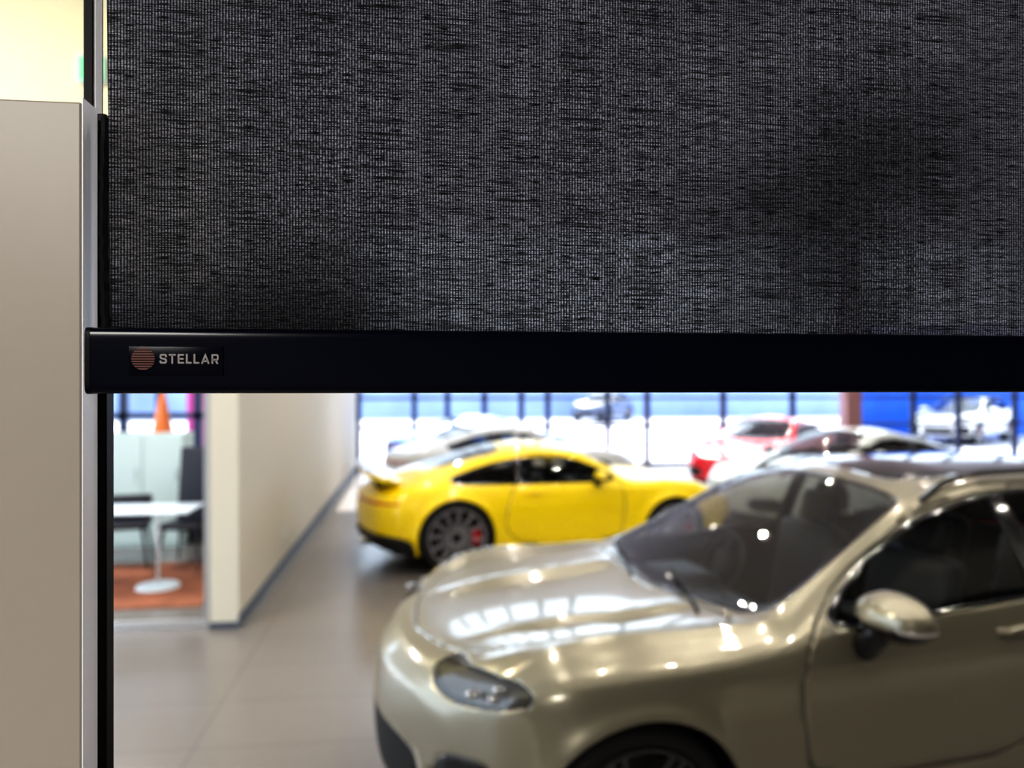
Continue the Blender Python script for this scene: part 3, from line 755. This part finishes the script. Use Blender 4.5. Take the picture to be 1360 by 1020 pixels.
def chair(loc, rz, label, zb=.92, dk=None):
    r = empty('office_chair', loc, rz, label, 'chair', None); dk = dk or M['dk']
    MB().rbox((0,0,.45),(.46,.46,.06),.025).build('seat', dk, r)
    MB().rbox((0,.23,(zb+.47)/2),(.44,.05,zb-.45),.024,Matrix.Rotation(-.12,3,'X')).build('backrest', dk, r)
    for sx in (-1,1):
        for sy in (-1,1): MB().tube([(sx*.17,sy*.17,.43),(sx*.24,sy*.24,.002)],[.018,.012],8).build('leg', M['blackmatte'], r)
chair(pz(250,8.0,.0125), -.2, 'tall dark office chair behind the right end of the white table', 1.24)
chair(pz(168,8.0,.0125), .2, 'low dark office chair in front of the pale cabinet', .72)
cb = empty('cabinet', pz(195,9.0), label='tall pale green grey cabinet behind the office table', cat='cabinet')
MB().bb((-.5,0,.0),(.42,.42,1.36)).build('body', M['cab'], cb, smooth=False, bevel=.004)
for xx in (-.27,.19): d = MB().bb((xx-.225,-.02,.05),(xx+.225,0,1.33)).build('door', M['cab'], cb, smooth=False, bevel=.004); MB().tube([(xx+.15,-.04,.8),(xx+.15,-.04,.95)],.008,8).build('handle', M['alu'], d)
pl = pz(216,7.7)
pd = empty('pendant_lamp', (pl.x,pl.y,1.46), label='orange cone shaped pendant lamp hanging in the glass fronted office', cat='lamp')
MB().lathe([(.105,0),(.098,.02),(.060,.20),(.035,.34),(.018,.42),(.012,.42),(.028,.34),(.054,.20),(.092,.02)],(0,0,0),'Z',32,True).build('lamp_shade', mat('shade_orange', (.50,.13,.03), .35, coat=.4), pd)
MB().tube([(0,0,.40),(0,0,1.44)],.006,8).build('cord', M['blackmatte'], pd)
MB().lathe([(.001,.07),(.02,.08),(.03,.11),(.02,.15),(.012,.2)],(0,0,0),'Z',16).build('bulb', M['white'], pd)
dp = empty('office_partition', pz(266,9.3), label='dark low divider standing against the side wall of the office', cat='divider')
MB().rbox((0,0,.52),(.26,.05,1.0),.01).build('panel', mat('divider_dark', (.03,.03,.045), .6), dp); MB().rbox((0,0,.015),(.3,.2,.03),.01).build('foot', M['blackmatte'], dp)
# exit sign
sg_ = empty('exit_sign', atY(122,92,YO-.03), label='small green lit exit sign on the cream bulkhead', cat='sign')
MB().rbox((0,0,0),(.22,.03,.22),.008).build('case', M['white'], sg_)
MB().rbox((0,-.018,0),(.18,.008,.18),.003).build('sign_face', mat('exit_green', (.1,.6,.2), .5, emis=(.15,.9,.3), estr=.5), sg_)

# ---------------------------------------------------------------- outside
slab('ground_outside', (-60,YG+.15,-.15), (80,90,-.02), mat('pavement_pale', (.50,.50,.56), .8, var=.3, bscale=.35))
slab('ground_side', (-60,11.35,-.15), (XW-.25,YG+.1,-.021), mat('pavement_side', (.5,.5,.5), .8))
slab('wall_outside', (pz(1150,27).x,26,-.02), (pz(1400,27).x+4,26.4,4.2), mat('blue_cladding', (.02,.13,.62), .5, var=.4, bscale=.8))
slab('wall_outside_pale', (-25,44,-.02), (pz(1150,34).x+6,44.4,3.0), mat('pale_cladding', (.32,.42,.72), .7, var=.6, bscale=.3))
def out(kind, name, pm, px, Z, deg, label):
    c = coupe(name, pm, label, 50, 3, wing=False, cal=False) if kind=='c' else suv(name, pm, label, 60, 3)
    place(c, ((px-680)/F*Z, Z), (2.3,0), deg); return c
out('s','parked_car',M['p_white'],1278,25.5,40,'white car parked outside before the blue wall')
out('s','parked_car',M['p_dark'],800,40,60,'dark car parked far outside, seen above the yellow coupe')
ob = MB().box((pz(290,24).x,24,1.2),(1.1,1.,2.4)).build('kiosk', mat('magenta_sheet', (.40,.04,.20), .5), smooth=False, bevel=.05)
tag(ob, 'magenta box kiosk seen through the office window', 'kiosk')

# ---------------------------------------------------------------- lights
dm = mat('lamp_disc', (.9,.9,.85), .5, emis=(1,.93,.8), estr=3)
for i,x in enumerate((-.4,1.6,3.6,5.8,8.2)):
    for j,y in enumerate((1.7,3.6,5.8,8.6,11.6,14.6)):
        r = empty('ceiling_light', (x,y,ZC), 0, 'round recessed ceiling light of the showroom', 'ceiling light', 'recessed showroom ceiling lights')
        MB().lathe([(.07,-.002),(.10,-.012),(.11,-.001)],(0,0,0),'Z',24).build('bezel', M['white'], r)
        MB().lathe([(.001,-.004),(.07,-.004)],(0,0,0),'Z',24).build('lamp', dm, r)
        ld = bpy.data.lights.new('downlight','SPOT'); ld.energy = 82; ld.spot_size = math.radians(125); ld.spot_blend = .6; ld.shadow_soft_size = .035; ld.color = (1,.94,.84)
        lo = bpy.data.objects.new('downlight', ld); C.objects.link(lo); lo.parent = r; lo.location = (0,0,-.08)
def area(name, loc, e, col, size, rot=(0,0,0)):
    ld = bpy.data.lights.new(name,'AREA'); ld.size = size; ld.energy = e; ld.color = col
    lo = bpy.data.objects.new(name, ld); C.objects.link(lo); lo.location = loc; lo.rotation_euler = rot
area('office_fill', (-3.2,7.6,2.85), 55, (1,.97,.94), 1.)  # added fill light for the office, no fixture
area('bulkhead_fill', (-3.5,3.9,5.3), 125, (1,.88,.66), 1.)  # added unseen light that warms the cream bulkhead
area('casing_fill', (-1.2,-1.6,2.9), 90, (1,.97,.92), 1.)  # added unseen light behind the camera, brightens the window casing
sd = bpy.data.lights.new('sun','SUN'); sd.energy = 10.5; sd.angle = .01; sd.color = (1,.96,.9)
so = bpy.data.objects.new('sun', sd); C.objects.link(so); so.rotation_euler = Vector((.01,-1,-.95)).to_track_quat('-Z','Y').to_euler()
w = bpy.data.worlds.new('world'); bpy.context.scene.world = w; w.use_nodes = True
bg = w.node_tree.nodes['Background']; bg.inputs[0].default_value = (.74,.86,1,1); bg.inputs[1].default_value = 2.35

# ---------------------------------------------------------------- camera
cd = bpy.data.cameras.new('camera'); cd.sensor_width = 36; cd.lens = F*36/1360; cd.clip_start = .01; cd.clip_end = 300
cd.dof.use_dof = True; cd.dof.focus_distance = .44; cd.dof.aperture_fstop = 5.2
co = bpy.data.objects.new('camera', cd); C.objects.link(co); co.location = (0,0,H); co.rotation_euler = (PI/2,0,-YAW)
bpy.context.scene.camera = co
